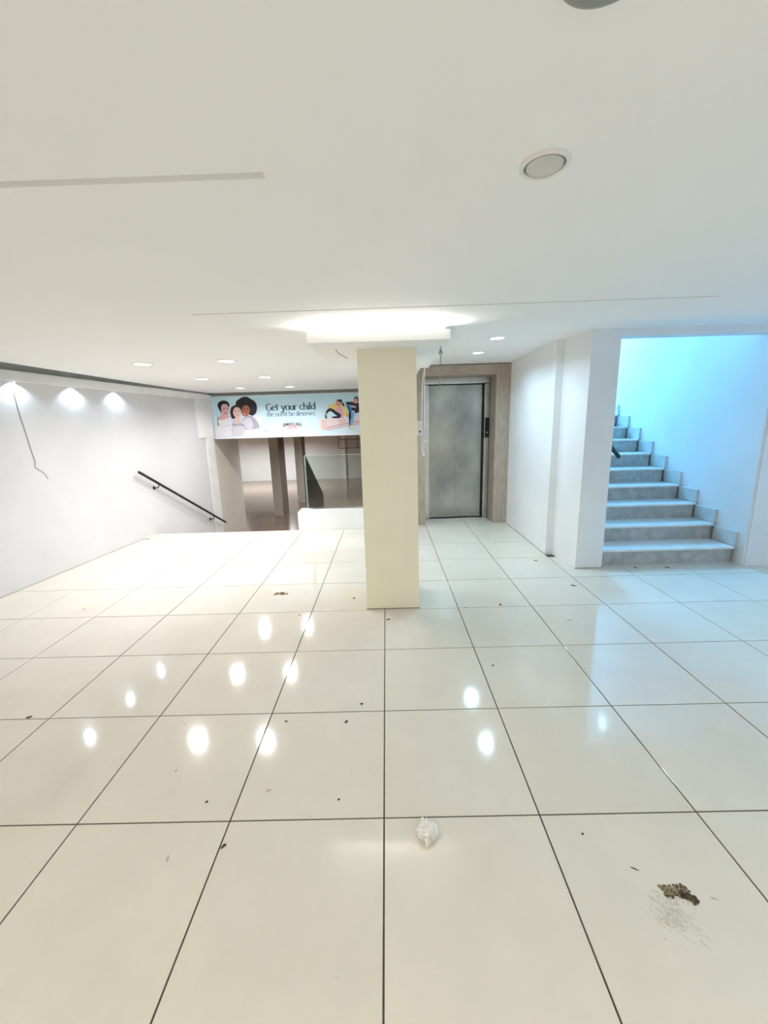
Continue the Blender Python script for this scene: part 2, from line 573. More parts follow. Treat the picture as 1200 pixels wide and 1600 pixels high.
# ---- lift wall
bm = bmesh.new()
box(bm, 0.30, 0.44, 4.62, 6.8, LOW, 2.6)
tag(obj('wall_lift_side', bm, M['wall']), 'white side wall of the lift shaft', kind='structure')
bm = bmesh.new()
box(bm, 0.44, 1.80, 5.06, 5.2, -0.1, 2.6)
tag(obj('wall_lift', bm, M['wall']), 'white wall behind the lift door', kind='structure')
tag(bx('wall_lift_header', (0.44, 1.80, 4.66, 5.06, 2.252, 2.6), M['wall']), 'white wall above the lift door', kind='structure')

# ---- lower hall
bm = bmesh.new()
box(bm, -9.2, 2.2, 4.4, 21.0, LOW - 0.1, LOW)
tag(obj('floor_lower', bm, M['lowfloor']), 'shiny brown floor of the lower hall', kind='structure')
tag(bx('ceiling_lower', (-9.2, 2.2, 6.72, 21.0, 1.42, 1.5), M['lowwall']), 'ceiling of the lower hall', kind='structure')
tag(bx('wall_lower_far', (-9.2, 2.2, 20.7, 20.9, LOW, 1.45), M['lowwall']), 'pale far wall of the lower hall', kind='structure')
tag(bx('wall_lower_left', (-9.2, -9.0, 7.4, 20.7, LOW, 1.45), M['lowwall']), 'left wall of the lower hall', kind='structure')
tag(bx('wall_lower_right', (2.0, 2.2, 6.8, 20.7, LOW, 1.45), M['beige']), 'right wall of the lower hall', kind='structure')
tag(bx('wall_lower_near', (-9.2, -3.35, 7.25, 7.45, LOW, 1.45), M['lowwall']), 'near wall of the lower hall behind the stairs', kind='structure')
tag(bx('wall_lower_shaft', (0.44, 2.2, 6.6, 6.8, LOW, 1.45), M['lowwall']), 'wall of the lower hall behind the lift', kind='structure')
tag(bx('wall_under_kerb', (-1.148, 0.30, 4.46, 4.62, LOW, -0.17), M['wall']), 'wall under the kerb beside the stairs down', kind='structure')
tag(bx('trim_7', (-2.30, -2.14, 20.6, 20.7, LOW, 1.42), M['plaster']), 'pale vertical strip on the far lower wall', kind='structure')
tag(bx('wall_beam', (-3.24, 0.30, 6.47, 6.75, 1.30, 2.6), M['wall']), 'white beam across the stairs that carries the banner', kind='structure')


tag(bx('trim_8', (-3.24, 0.30, 6.462, 6.47, 2.076, 2.24), M['darkring']), 'dark strip painted as the shaded gap between the banner and the ceiling', kind='structure')  # shade of the ceiling gap painted dark on the beam face


def lower_pillar(x0, x1, y0, y1, label):
    p = thing('lower_pillar', label, 'pillar', ((x0 + x1) / 2, (y0 + y1) / 2, LOW), 'pillars in the lower hall', 'structure')
    w, d = (x1 - x0) / 2, (y1 - y0) / 2
    bx('pillar_face', (-w, w, -d, -d + 0.02, 0, 2.79), M['beige'], p)
    bx('pillar_body', (-w + 0.001, w, -d + 0.02, d, 0, 2.79), M['brown'], p)


lower_pillar(-3.66, -3.38, 11.68, 12.5, 'front brown pillar in the lower hall, seen below the banner text')
lower_pillar(-3.36, -3.08, 13.9, 14.5, 'rear brown pillar in the lower hall, left of the glass pane')

# ================================================================== COLUMN
col = thing('column', 'square cream column in the middle of the hall', 'column', (0.0685, 2.03, 0), kind='structure')
bm = bmesh.new()
box(bm, -0.2145, 0.2145, -0.213, 0.213, 0.0, 2.03, bev=0.004)
obj('shaft', bm, M['cream'], col)
bm = bmesh.new()
box(bm, -0.2165, 0.2165, -0.215, 0.215, 0.004, 0.072, bev=0.002)
obj('skirting', bm, M['cream'], col)
bm = bmesh.new()
box(bm, -0.2175, 0.2175, -0.2165, 0.2165, 0.0, 0.007)
obj('dirt_line', bm, M['dirt2'], col)

# ---- canopy plate around the column, with an LED strip on its top
can = thing('column_canopy', 'flat white canopy plate around the top of the cream column', 'canopy', (0.016, 1.557, 2.02))
W2, D2 = 0.4715, 1.40
bm = bmesh.new()
box(bm, -W2 + 0.0165, W2 - 0.0165, 0.0165, D2 - 0.0165, 0.0, 0.012)
obj('plate', bm, M['ceil'], can)
bm = bmesh.new()
box(bm, -W2, W2, -0.002, 0.016, -0.001, 0.062, bev=0.004)
box(bm, -W2, -W2 + 0.016, 0.0165, D2, 0.0, 0.062)
box(bm, W2 - 0.016, W2, 0.0165, D2, 0.0, 0.062)
box(bm, -W2 + 0.0165, W2 - 0.0165, D2 - 0.016, D2, 0.0, 0.062)
obj('rim', bm, M['ceil'], can)
bm = bmesh.new()
box(bm, -W2 + 0.03, W2 - 0.03, 0.024, 0.036, 0.012, 0.03)
obj('led_strip', bm, M['led'], can)
bm = bmesh.new()
box(bm, -0.25, 0.25, 0.3, 0.75, 0.012, 0.16)
obj('neck', bm, M['ceil'], can)
area('cove_light', (0, 0.034, 0.056), 2 * W2 - 0.08, W_COVE, C_COVE, (math.radians(180 + 30), 0, 0), 'RECTANGLE', 0.02, parent=can)


# ================================================================== STAIRS UP (right)
RISE, RUN = 0.1685, 0.294
st = thing('staircase', 'white marble staircase rising between the pier and the blue-lit wall', 'staircase', (2.2, 2.671, 0))
SW = 1.35
for k in range(13):
    y0, z1 = k * RUN, (k + 1) * RISE
    bm = bmesh.new()
    box(bm, 0.0, SW, y0, y0 + RUN + 0.03, z1 - 0.022, z1, bev=0.004)
    obj('tread', bm, M['tread'], st)
    bm = bmesh.new()
    box(bm, 0.0, SW - 0.012, y0 + 0.022, y0 + 0.045, z1 - RISE, z1 - 0.0225)
    obj('riser', bm, M['riser'], st)
    bm = bmesh.new()
    box(bm, SW + 0.002, SW + 0.029, y0 + 0.014, y0 + 0.014 + RUN - 0.004, z1 + 0.0005, z1 + 0.152, bev=0.003)
    obj('skirting_tile', bm, M['skirt'], st)
bm = bmesh.new()
pts = [(0.045, 0.0)]
for k in range(13):
    pts += [(k * RUN + 0.045, (k + 1) * RISE - 0.0225), ((k + 1) * RUN + 0.045, (k + 1) * RISE - 0.0225)]
pts.append((13 * RUN + 0.045, 0.0))
prism_x(bm, pts, 0.0, SW + 0.0015)
obj('stair_core', bm, M['riser'], st)
bm = bmesh.new()
box(bm, 0, SW + 0.028, 13 * RUN + 0.046, 5.8, 13 * RISE - 0.2, 13 * RISE)
obj('landing', bm, M['tread'], st)


def handrail(name, label, p0, p1, wall_dx, brackets):
    h = thing(name, label, 'handrail', p0)
    v = Vector(p1) - Vector(p0)
    bm = bmesh.new()
    tube(bm, [(0, 0, 0), v * 0.01, v * 0.5, v * 0.99, v], 0.019, 14, [0.9, 1, 1, 1, 0.9])
    obj('rail', bm, M['black'], h, True)
    for t, dx in brackets:
        p = v * t
        bm = bmesh.new()
        tube(bm, smooth_path([p + Vector((0, 0, -0.012)), p + Vector((0, 0, -0.05)), p + Vector((dx * 0.4, 0, -0.065)), p + Vector((dx, 0, -0.065))], 4), 0.008, 8)
        b = obj('bracket', bm, M['black'], h, True)
        bm = bmesh.new()
        q = p + Vector((dx, 0, -0.065))
        tube(bm, [q - Vector((dx * 0.12, 0, 0)), q], 0.026, 14)
        obj('wall_plate', bm, M['black'], b)


handrail('handrail', 'short black handrail end showing beside the pier on the stairs going up',
         (2.275, 2.64, 1.115), (2.275, 5.2, 1.115 + 2.56 * 0.573), -0.08, [(0.12, -0.084), (0.85, -0.084)])
_y0, _y1 = 4.22, 6.36
handrail('handrail', 'long black handrail sloping down along the white left wall',
         (xw(_y0) + 0.075, _y0, 0.945), (xw(_y1) + 0.085, _y1, -0.285), -0.07,
         [(0.17, -0.076), (0.82, -0.078)])

# ================================================================== STAIRS DOWN (left)
sd = thing('staircase', 'stairs going down under the banner with a beige marble edge', 'staircase', (0, 4.47, 0))
bm = bmesh.new()
prism(bm, [(xw(4.21), -0.268), (-1.204, -0.268), (-1.204, -0.014), (-1.268, -0.014), (-1.268, 0.004), (xw(4.47), 0.004)], -0.0025, 0.001)
obj('nosing_slab', bm, M['nosing'], sd)
bm = bmesh.new()
prism(bm, [(xw(4.20), -0.268), (xw(4.20) + 0.10, -0.268), (xw(4.47) + 0.02, 0.0), (xw(4.47), 0.0)], 0.0012, 0.012)
obj('corner_piece', bm, M['nosing'], sd)
for k in range(8):
    y0, z1 = k * 0.297, -k * 0.17
    xa = xw(4.47 + y0)
    if k < 7:
        bm = bmesh.new()
        prism(bm, [(xa + 0.001, y0 + 0.002), (-1.15, y0 + 0.002), (-1.15, y0 + 0.32), (xw(4.47 + y0 + 0.32) + 0.001, y0 + 0.32)], z1 - 0.17 - 0.025, z1 - 0.17)
        obj('tread', bm, M['nosing'], sd)
    bm = bmesh.new()
    prism(bm, [(xa + 0.001, y0 - 0.02), (-1.152 if k else -1.266, y0 - 0.02), (-1.152 if k else -1.266, y0 + 0.0015), (xa + 0.001, y0 + 0.0015)], z1 - 0.17, z1 - 0.031 if k == 0 else z1 - 0.026)
    obj('riser', bm, M['riser'], sd)

# kerb with rounded end
bm = bmesh.new()
prof = []
for a in range(0, 91, 15):
    t = math.radians(a)
    prof.append((-1.262 + 0.05 - 0.05 * math.cos(t), 0.25 + 0.05 * math.sin(t) - 0.0))
pts = [(-1.262, -0.168)] + prof + [(0.298, 0.30), (0.298, -0.168)]
a = [bm.verts.new((p[0], 4.458, p[1])) for p in pts]
b = [bm.verts.new((p[0], 4.62, p[1])) for p in pts]
bm.faces.new(a)
bm.faces.new(b[::-1])
for i in range(len(pts)):
    bm.faces.new((a[i], b[i], b[(i + 1) % len(pts)], a[(i + 1) % len(pts)]))
kerb = tag(obj('kerb', bm, M['wall']), 'low white rounded kerb left of the cream column', 'kerb')

gp = thing('glass_pane', 'clear glass guard pane standing on the low white kerb', 'glass pane', (-0.42, 4.54, 0.30))
bm = bmesh.new()
box(bm, -0.705, 0.70, -0.005, 0.005, 0.0, 0.775)
obj('pane', bm, M['glass'], gp)
bm = bmesh.new()
box(bm, -0.711, -0.7055, -0.006, 0.006, 0.0, 0.778)
box(bm, -0.7055, 0.70, -0.006, 0.006, 0.7755, 0.781)
obj('polished_edge', bm, M['glassedge'], gp)
gs = thing('glass_pane', 'dark sloping glass guard along the stairs, behind the clear pane', 'glass pane', (-1.135, 4.63, 0))
bm = bmesh.new()
prism_x(bm, [(0.0, 1.07), (1.44, 1.07 - 1.44 * 0.565), (1.44, -1.02), (0.0, -0.20)], -0.006, 0.006)
obj('pane', bm, M['darkglass'], gs)
bm = bmesh.new()
prism_x(bm, [(0.0, 1.071), (1.44, 1.071 - 1.44 * 0.565), (1.44, 1.078 - 1.44 * 0.565), (0.0, 1.078)], -0.007, 0.007)
prism_x(bm, [(-0.006, -0.2), (-0.006, 1.078), (-0.0005, 1.078), (-0.0005, -0.2)], -0.007, 0.007)
obj('polished_edge', bm, M['glassedge'], gs)

# far metal rack in the lower hall
rk = thing('wall_rack', 'dark open metal frame hanging in the lower hall right of the pillars', 'rack', (-1.9, 20.2, 0.30))
for x in (-0.55, 0.45, 0.95):
    bm = bmesh.new()
    tube(bm, [(x, 0, 0), (x, 0, 1.12)], 0.022, 6)
    obj('upright', bm, M['brown'], rk)
for z in (0.0, 0.45):
    bm = bmesh.new()
    tube(bm, [(-0.55, 0, z), (0.95, 0, z)], 0.022, 6)
    obj('bar', bm, M['brown'], rk)
for x in (-0.55, 0.45):
    bm = bmesh.new()
    tube(bm, [(x, 0, 0.45), (x, 0.49, 0.45)], 0.015, 6)
    obj('arm', bm, M['brown'], rk)

# ================================================================== LIFT
el = thing('elevator_door', 'brushed steel elevator door in a beige stone surround', 'elevator', (1.1, 4.6, 0))
X = -1.1
bm = bmesh.new(); box(bm, 1.60 + X, 1.798 + X, 0, 0.36, 0.0, 2.25, bev=0.003); obj('stone_jamb', bm, M['stone'], el)
bm = bmesh.new(); box(bm, 0.442 + X, 0.60 + X, 0, 0.36, 0.0, 2.25, bev=0.003); obj('stone_jamb', bm, M['stone'], el)
bm = bmesh.new(); box(bm, 0.6005 + X, 1.5995 + X, 0, 0.36, 2.115, 2.25, bev=0.003); obj('stone_lintel', bm, M['stone_h'], el)
bm = bmesh.new(); box(bm, 1.525 + X, 1.5995 + X, 0.34, 0.44, 0.0, 2.03, bev=0.012); obj('steel_jamb', bm, M['steel_frame'], el)
bm = bmesh.new(); box(bm, 0.6005 + X, 0.70 + X, 0.34, 0.44, 0.0, 2.03, bev=0.012); obj('steel_jamb', bm, M['steel_frame'], el)
bm = bmesh.new(); box(bm, 0.6005 + X, 1.5995 + X, 0.33, 0.44, 2.031, 2.14, bev=0.014); obj('steel_header', bm, M['steel_frame'], el)
bm = bmesh.new(); box(bm, 0.7005 + X, 1.108 + X, 0.395, 0.42, 0.018, 2.02, bev=0.002); obj('door_panel', bm, M['steel'], el)
bm = bmesh.new(); box(bm, 1.104 + X, 1.500 + X, 0.424, 0.446, 0.018, 2.02, bev=0.002); obj('door_panel', bm, M['steel'], el)
bm = bmesh.new(); box(bm, 0.60 + X, 1.60 + X, 0.447, 0.458, 0.0, 2.115); obj('dark_gap', bm, M['blackplastic'], el)
bm = bmesh.new(); box(bm, 0.6005 + X, 1.5995 + X, 0.345, 0.446, -0.002, 0.006); obj('sill', bm, M['steel_frame'], el)
bm = bmesh.new(); box(bm, 1.532 + X, 1.594 + X, 0.322, 0.3395, 1.245, 1.535, bev=0.004)
ind = obj('indicator_panel', bm, M['blackplastic'], el)
bm = bmesh.new(); lathe(bm, [(0.0, 0.004), (0.010, 0.004), (0.012, 0.0)], 16)
bmesh.ops.rotate(bm, verts=bm.verts[:], cent=(0, 0, 0), matrix=Matrix.Rotation(math.pi / 2, 3, 'X'))
bmesh.ops.translate(bm, verts=bm.verts[:], vec=(1.563 + X, 0.3215, 1.32)); obj('button', bm, M['steel_frame'], ind)
bm = bmesh.new(); box(bm, 0.492 + X, 0.570 + X, -0.006, -0.0005, 1.31, 1.515, bev=0.002)
cp = obj('call_panel', bm, M['steel_frame'], el)
bm = bmesh.new(); lathe(bm, [(0.0, 0.005), (0.013, 0.005), (0.015, 0.0)], 16)
bmesh.ops.rotate(bm, verts=bm.verts[:], cent=(0, 0, 0), matrix=Matrix.Rotation(math.pi / 2, 3, 'X'))
bmesh.ops.translate(bm, verts=bm.verts[:], vec=(0.533 + X, -0.007, 1.365)); obj('button', bm, M['blackplastic'], cp)


# ================================================================== LAMPS
def downlight(x, y, z, r, label, lens, watts, color, group, spread=math.radians(152)):
    t = thing('downlight', label, 'downlight', (x, y, z), group)
    bm = bmesh.new()
    lathe(bm, [(r * 0.80, -0.001), (r * 0.82, -0.006), (r * 0.92, -0.010), (r, -0.004), (r * 1.01, 0.0)], 40)
    obj('trim_ring', bm, M['ring'], t, True)
    bm = bmesh.new()
    lathe(bm, [(r * 0.80, -0.002), (0.0, -0.002)], 40)
    obj('lens', bm, lens, t)
    if watts:
        area('lamp', (0, 0, -0.004), r * 1.3, watts, color, parent=t, spread=spread)
    return t


G = 'recessed downlights in the ceiling left of the column'
for (x, y), lab in zip([(-2.286, 2.85), (-1.46, 2.82), (-2.29, 4.17), (-1.49, 4.19), (-2.28, 5.55), (-1.49, 5.58)],
                       ['recessed downlight near the left wall, nearest the camera of its row',
                        'recessed downlight nearest the camera in the row beside the canopy plate',
                        'middle recessed downlight in the row near the left wall',
                        'middle recessed downlight in the row beside the canopy plate',
                        'recessed downlight near the banner above the pictured afro hair',
                        'recessed downlight near the banner above its headline text']):
    downlight(x, y, ZC, 0.095, lab, M['lens_warm'], W_DOWN, C_DOWN, G)
G = 'bright downlights in front of the elevator'
downlight(1.137, 2.862, ZA, 0.080, 'bright round downlight nearer the camera in the raised ceiling', M['lens_cool'], W_ALCOVE, C_ALCOVE, G)
downlight(1.137, 3.685, ZA, 0.080, 'bright round downlight nearer the elevator door', M['lens_cool'], W_ALCOVE, C_ALCOVE, G)

# blank cover plate in the near ceiling and an unlit lamp over the camera
t = thing('ceiling_cover', 'round blank white cover in the ceiling at upper right', 'ceiling cover', (0.471, -0.085, ZC))
bm = bmesh.new()
lathe(bm, [(0.051, 0.0), (0.051, -0.006), (0.056, -0.009), (0.062, -0.004), (0.063, 0.0)], 48)
obj('trim_ring', bm, M['ring'], t, True)
bm = bmesh.new()
lathe(bm, [(0.045, -0.0005), (0.045, -0.005), (0.042, -0.007), (0.0, -0.007)], 48)
obj('cover', bm, M['blank'], t, False)
bm = bmesh.new()
lathe(bm, [(0.0455, -0.001), (0.0505, -0.001)], 48)
obj('shadow_gap', bm, M['darkring'], t)
t = thing('downlight', 'unlit grey downlight cut off by the top edge of the picture', 'downlight', (0.385, -0.565, ZC))
bm = bmesh.new()
lathe(bm, [(0.045, -0.002), (0.05, -0.008), (0.062, -0.012), (0.074, -0.006), (0.076, 0.0)], 48)
obj('trim_ring', bm, M['darkring'], t, True)
bm = bmesh.new()
lathe(bm, [(0.045, -0.002), (0.03, -0.001), (0.0, -0.001)], 40)
obj('lens', bm, M['black'], t)

# unseen lamps behind the viewer, added as warm fill for the near hall
G = 'fill downlights added behind the viewer'
for (x, y), lab in zip([(-2.3, -1.7), (0.1, -2.1), (2.4, -1.7), (-1.1, -3.0), (1.5, -3.0)],
                       ['fill downlight added behind the viewer on the left', 'fill downlight added behind the viewer in the middle', 'fill downlight added behind the viewer on the right',
                        'fill downlight added by the rear wall on the left', 'fill downlight added by the rear wall on the right']):
    downlight(x, y, ZC, 0.095, lab, M['lens_warm'], W_REAR_FILL, C_REAR_FILL, G, math.radians(170))

# small spots in the underside of the cornice, washing the left wall
G = 'wall washing spots in the cornice'
for y, lab in zip([2.79, 3.45, 4.09], ['spot in the cornice lighting the wall, nearest the left picture edge', 'middle spot in the cornice lighting the left wall', 'spot in the cornice lighting the wall, nearest the stairs']):
    t = thing('wall_washer', lab, 'spotlight', (xw(y) + 0.032, y, 1.998), G)
    bm = bmesh.new()
    lathe(bm, [(0.016, -0.001), (0.018, -0.004), (0.021, -0.003), (0.022, 0.0)], 24)
    obj('trim_ring', bm, M['ring'], t, True)
    bm = bmesh.new()
    lathe(bm, [(0.016, -0.001), (0.0, -0.001)], 24)
    obj('lens', bm, M['lens_cool'], t)
    spot('lamp', (0, 0, -0.006), (0.0, 0, -1), W_WASH, C_WASH, math.radians(138), 0.5, 0.012, t)

# added unseen lamps: blue fill panel over the landing, wall lamp for floor glint
t = thing('stair_fill_lamp', 'square fill panel added above the upper stair landing for blue light', 'lamp', (2.80, 7.1, 4.2))
bm = bmesh.new()
for d in ((-.5, .5, -.5, -.47), (-.5, .5, .47, .5), (-.5, -.47, -.4695, .4695), (.47, .5, -.4695, .4695)):
    box(bm, d[0], d[1], d[2], d[3], -0.04, 0.0)
obj('frame', bm, M['ring'], t)
bm = bmesh.new()
box(bm, -.4695, .4695, -.4695, .4695, -0.02, -0.004)
obj('lens', bm, M['lens_blue'], t)
area('lamp', (0, 0, -0.03), 0.92, W_STAIR_FILL, C_STAIR_FILL, parent=t, shape='SQUARE')
t = thing('added_wall_lamp', 'small round lamp added high on the stair wall', 'lamp', (3.578, 4.6, 3.5))
bm = bmesh.new()
lathe(bm, [(0.13, 0.0), (0.135, 0.03), (0.12, 0.045), (0.11, 0.04)], 32)
bmesh.ops.rotate(bm, verts=bm.verts[:], cent=(0, 0, 0), matrix=Matrix.Rotation(-math.pi / 2, 3, 'Y'))
obj('trim_ring', bm, M['ring'], t, True)
bm = bmesh.new()
lathe(bm, [(0.11, 0.04), (0.07, 0.06), (0.0, 0.068)], 32)
bmesh.ops.rotate(bm, verts=bm.verts[:], cent=(0, 0, 0), matrix=Matrix.Rotation(-math.pi / 2, 3, 'Y'))
obj('lens', bm, M['lens_blue'], t, True)

# unseen lamps added to brighten the lower hall
G = 'fill lamps added in the lower hall'
for (x, y), lab in zip([(-7.0, 17.8), (-4.6, 17.8), (-1.2, 12.5), (-2.6, 8.6)],
                       ['fill downlight added in the lower hall left of the pillars', 'fill downlight added in the lower hall between the pillars and the far wall', 'fill downlight added in the lower hall right of the pillars', 'fill downlight added in the lower hall just beyond the banner beam']):
    downlight(x, y, 1.42, 0.12, lab, M['lens_warm'], W_LOWER_FILL * (1.5 if x < -4 else 0.75 if y > 10 else 0.55), C_LOWER_FILL, G)

# ================================================================== BANNER
BY = 6.452
bn = thing('banner', 'pale blue advertising banner with children hanging across the stairs', 'banner', (0, 0, 0))


def pcol(name, c, rough=0.45):
    lin = tuple(((x / 255) / 12.92 if x / 255 <= 0.04045 else ((x / 255 + 0.055) / 1.055) ** 2.4) for x in c)
    return surface('print_' + name, lin, tuple(x * 0.95 for x in lin), 25, rough)


def pt(px, py, layer=0):
    p = at(px, py, BY)
    return Vector((p.x, BY - 0.004 - layer * 0.0006, p.z))


BX0, BX1, BZ0, BZ1 = -3.145, 0.285, 1.300, 2.072
bm = bmesh.new(); box(bm, BX0 + 0.012, BX1 - 0.012, BY - 0.0035, BY + 0.016, BZ0 + 0.012, BZ1 - 0.012)
m, nt, bs = nodes_of('print_sky_blue')
v = coords(nt)
sx = nt.nodes.new('ShaderNodeSeparateXYZ'); nt.links.new(v, sx.inputs[0])
mr = nt.nodes.new('ShaderNodeMapRange'); mr.inputs['From Min'].default_value = BZ0; mr.inputs['From Max'].default_value = BZ1
nt.links.new(sx.outputs['Z'], mr.inputs['Value'])
nt.links.new(ramp(nt, mr.outputs[0], [(0.0, (0.68, 0.86, 0.97)), (0.45, (0.60, 0.82, 0.94)), (1.0, (0.54, 0.78, 0.87))]), bs.inputs['Base Color'])
bs.inputs['Roughness'].default_value = 0.5
obj('board', bm, m, bn)
for d in ((BX0, BX1, BZ0, BZ0 + 0.022), (BX0, BX1, BZ1 - 0.014, BZ1), (BX0, BX0 + 0.016, BZ0 + 0.0225, BZ1 - 0.0145), (BX1 - 0.016, BX1, BZ0 + 0.0225, BZ1 - 0.0145)):
    bm = bmesh.new(); box(bm, d[0], d[1], BY - 0.007, BY + 0.017, d[2], d[3]); obj('frame', bm, M['ring'], bn)

PM = {k: pcol(k, c) for k, c in dict(
    hair=(22, 18, 24), hair2=(48, 26, 28), fair=(222, 178, 176), fair2=(232, 196, 186), brown=(176, 108, 84), white=(232, 230, 238),
    pale=(214, 212, 224), grey=(176, 174, 190), dark=(70, 50, 60), lip=(190, 96, 104), yellow=(240, 214, 130), pink=(228, 176, 196),
    black=(20, 18, 26), navy=(24, 26, 54), jeans=(70, 130, 186), jeans2=(120, 176, 220), beanie=(96, 94, 112), bench=(228, 204, 202),
    bench2=(236, 222, 222), benchline=(190, 160, 176), shoe=(220, 226, 190), red=(214, 96, 112), text=(62, 86, 100), text2=(116, 142, 156),
    skin=(226, 160, 150), peach=(228, 170, 130)).items()}


class Fig:
    def __init__(self, name, ox, oy, s, base=1):
        self.bm, self.name, self.o, self.s, self.mats, self.layer = bmesh.new(), name, (ox, oy), s, [], base

    def _mi(self, k):
        if k not in self.mats: self.mats.append(k)
        return self.mats.index(k)

    def poly(self, k, pts, smooth=0):
        P = [(self.o[0] + u / self.s, self.o[1] + v_ / self.s) for u, v_ in pts]
        if smooth:
            n = len(P); out = []
            for i in range(n):
                a, b, c, d = (Vector(P[(i + j) % n]) for j in (-1, 0, 1, 2))
                for q in range(4):
                    t_ = q / 4
                    out.append(0.5 * ((2 * b) + (c - a) * t_ + (2 * a - 5 * b + 4 * c - d) * t_ * t_ + (3 * b - a - 3 * c + d) * t_ ** 3))
            P = [(p[0], p[1]) for p in out]
        f = self.bm.faces.new([self.bm.verts.new(pt(x, y, self.layer)) for x, y in P])
        f.material_index = self._mi(k)
        self.layer += 0.35

    def ell(self, k, cx, cy, rx, ry, rot=0.0, n=24):
        self.poly(k, [(cx + rx * math.cos(a_) * math.cos(rot) - ry * math.sin(a_) * math.sin(rot),
                       cy + rx * math.cos(a_) * math.sin(rot) + ry * math.sin(a_) * math.cos(rot)) for a_ in (2 * math.pi * i / n for i in range(n))])

    def done(self):
        bmesh.ops.triangulate(self.bm, faces=self.bm.faces[:])
        me = bpy.data.meshes.new(self.name)
        for f in self.bm.faces:
            f.normal_update()
            if f.normal.y > 0: f.normal_flip()
        self.bm.to_mesh(me); self.bm.free()
        return link(self.name, me, [PM[k] for k in self.mats], bn)


# pale clothes cloud behind and in front
g = Fig('printed_dresses', 335, 610, 15, 1)
g.ell('white', 1010, 690, 125, 130)
g.poly('white', [(930, 900), (1010, 850), (1120, 870), (1200, 960), (1290, 1030), (1330, 1076), (60, 1076), (40, 900), (200, 800), (600, 800)], 0)
g.done()
g = Fig('printed_child', 335, 610, 15, 2)          # tall child with large round hair
g.poly('hair', [(500, 330), (520, 250), (590, 200), (650, 160), (720, 150), (775, 155), (850, 200), (930, 245), (980, 310), (1000, 400), (990, 490), (950, 560), (890, 590), (800, 560), (700, 560), (600, 470), (520, 420)], 1)
g.poly('grey', [(640, 690), (700, 650), (840, 580), (920, 640), (1000, 720), (1060, 850), (1000, 900), (640, 900)], 1)
g.poly('pale', [(700, 690), (820, 640), (880, 700), (900, 880), (740, 890)], 1)
g.ell('brown', 735, 480, 97, 138, 0.12)
g.ell('hair', 690, 436, 20, 9); g.ell('hair', 775, 440, 20, 9)
g.ell('lip', 715, 570, 46, 18, 0.1); g.ell('white', 714, 564, 34, 8, 0.1)
g.done()
g = Fig('printed_child', 335, 610, 15, 6)          # middle child
g.poly('hair2', [(380, 560), (375, 470), (410, 390), (490, 345), (580, 370), (620, 430), (630, 560), (560, 640), (480, 660), (410, 650)], 1)
g.poly('fair2', [(490, 620), (610, 620), (620, 720), (600, 770), (500, 770), (480, 700)])
g.ell('fair2', 535, 515, 95, 125, -0.08)
g.poly('pale', [(400, 690), (470, 670), (500, 760), (600, 760), (640, 680), (720, 760), (710, 900), (660, 1060), (420, 1060), (390, 860)], 1)
g.poly('grey', [(430, 770), (520, 790), (610, 770), (700, 790), (700, 860), (610, 830), (500, 840), (430, 830)], 1)
g.ell('dark', 500, 492, 18, 8); g.ell('dark', 575, 484, 18, 8)
g.ell('lip', 545, 572, 40, 13, -0.1); g.ell('white', 545, 570, 28, 6, -0.1)
g.done()
g = Fig('printed_child', 335, 610, 15, 10)         # child at left
g.poly('dark', [(80, 640), (120, 620), (120, 860), (90, 860), (75, 720)])
g.ell('hair', 218, 350, 140, 112)
g.poly('fair', [(190, 560), (310, 570), (360, 640), (330, 700), (110, 700), (100, 650)], 1)
g.ell('fair', 250, 452, 96, 145, -0.1)
g.poly('hair', [(100, 400), (110, 300), (200, 255), (300, 290), (350, 380), (290, 325), (190, 330), (150, 440), (170, 540), (120, 450)], 1)
g.poly('white', [(90, 710), (240, 680), (380, 640), (420, 740), (410, 900), (400, 1066), (40, 1066), (60, 900), (110, 800)], 1)
g.poly('pale', [(110, 800), (250, 830), (400, 790), (405, 820), (250, 850), (115, 820)])
g.ell('dark', 232, 434, 22, 10); g.ell('dark', 316, 428, 20, 10)
g.ell('lip', 270, 538, 42, 14, -0.1)
g.done()
g = Fig('printed_bench', 490, 605, 15, 1)
g.poly('bench2', [(110, 740), (560, 735), (1400, 690), (1400, 850), (330, 1010), (170, 1010), (120, 760)])
g.poly('bench', [(180, 770), (310, 760), (320, 1010), (190, 1010)])
g.poly('bench', [(575, 750), (760, 740), (770, 830), (590, 880)])
g.poly('benchline', [(320, 940), (800, 830), (1400, 740), (1400, 760), (800, 855), (320, 962)])
g.poly('benchline', [(320, 1000), (800, 880), (1400, 800), (1400, 815), (800, 895), (320, 1018)])
g.done()
g = Fig('printed_child', 490, 605, 15, 4)          # seated child in yellow jacket
g.poly('yellow', [(340, 430), (450, 410), (530, 370), (640, 400), (720, 440), (780, 540), (830, 660), (790, 700), (700, 640), (560, 560), (440, 520), (360, 480)], 1)
g.poly('pink', [(530, 500), (600, 450), (670, 480), (700, 620), (690, 720), (620, 720), (560, 600)], 1)
g.poly('black', [(275, 600), (320, 530), (370, 495), (450, 510), (540, 570), (640, 640), (620, 700), (520, 650), (400, 560), (330, 600), (300, 640)], 1)
g.poly('black', [(440, 690), (620, 670), (640, 700), (600, 725), (440, 725)])
g.poly('dark', [(265, 640), (300, 645), (320, 720), (300, 745), (265, 700)])
g.poly('white', [(330, 690), (430, 680), (430, 730), (340, 735)])
g.ell('skin', 585, 370, 62, 75)
g.poly('hair', [(535, 310), (600, 285), (660, 300), (680, 360), (720, 400), (715, 450), (680, 430), (660, 370), (600, 335)], 1)
g.poly('peach', [(760, 620), (830, 640), (820, 700), (770, 690)])
g.done()
g = Fig('printed_child', 490, 605, 15, 9)          # child in dark sweater and jeans
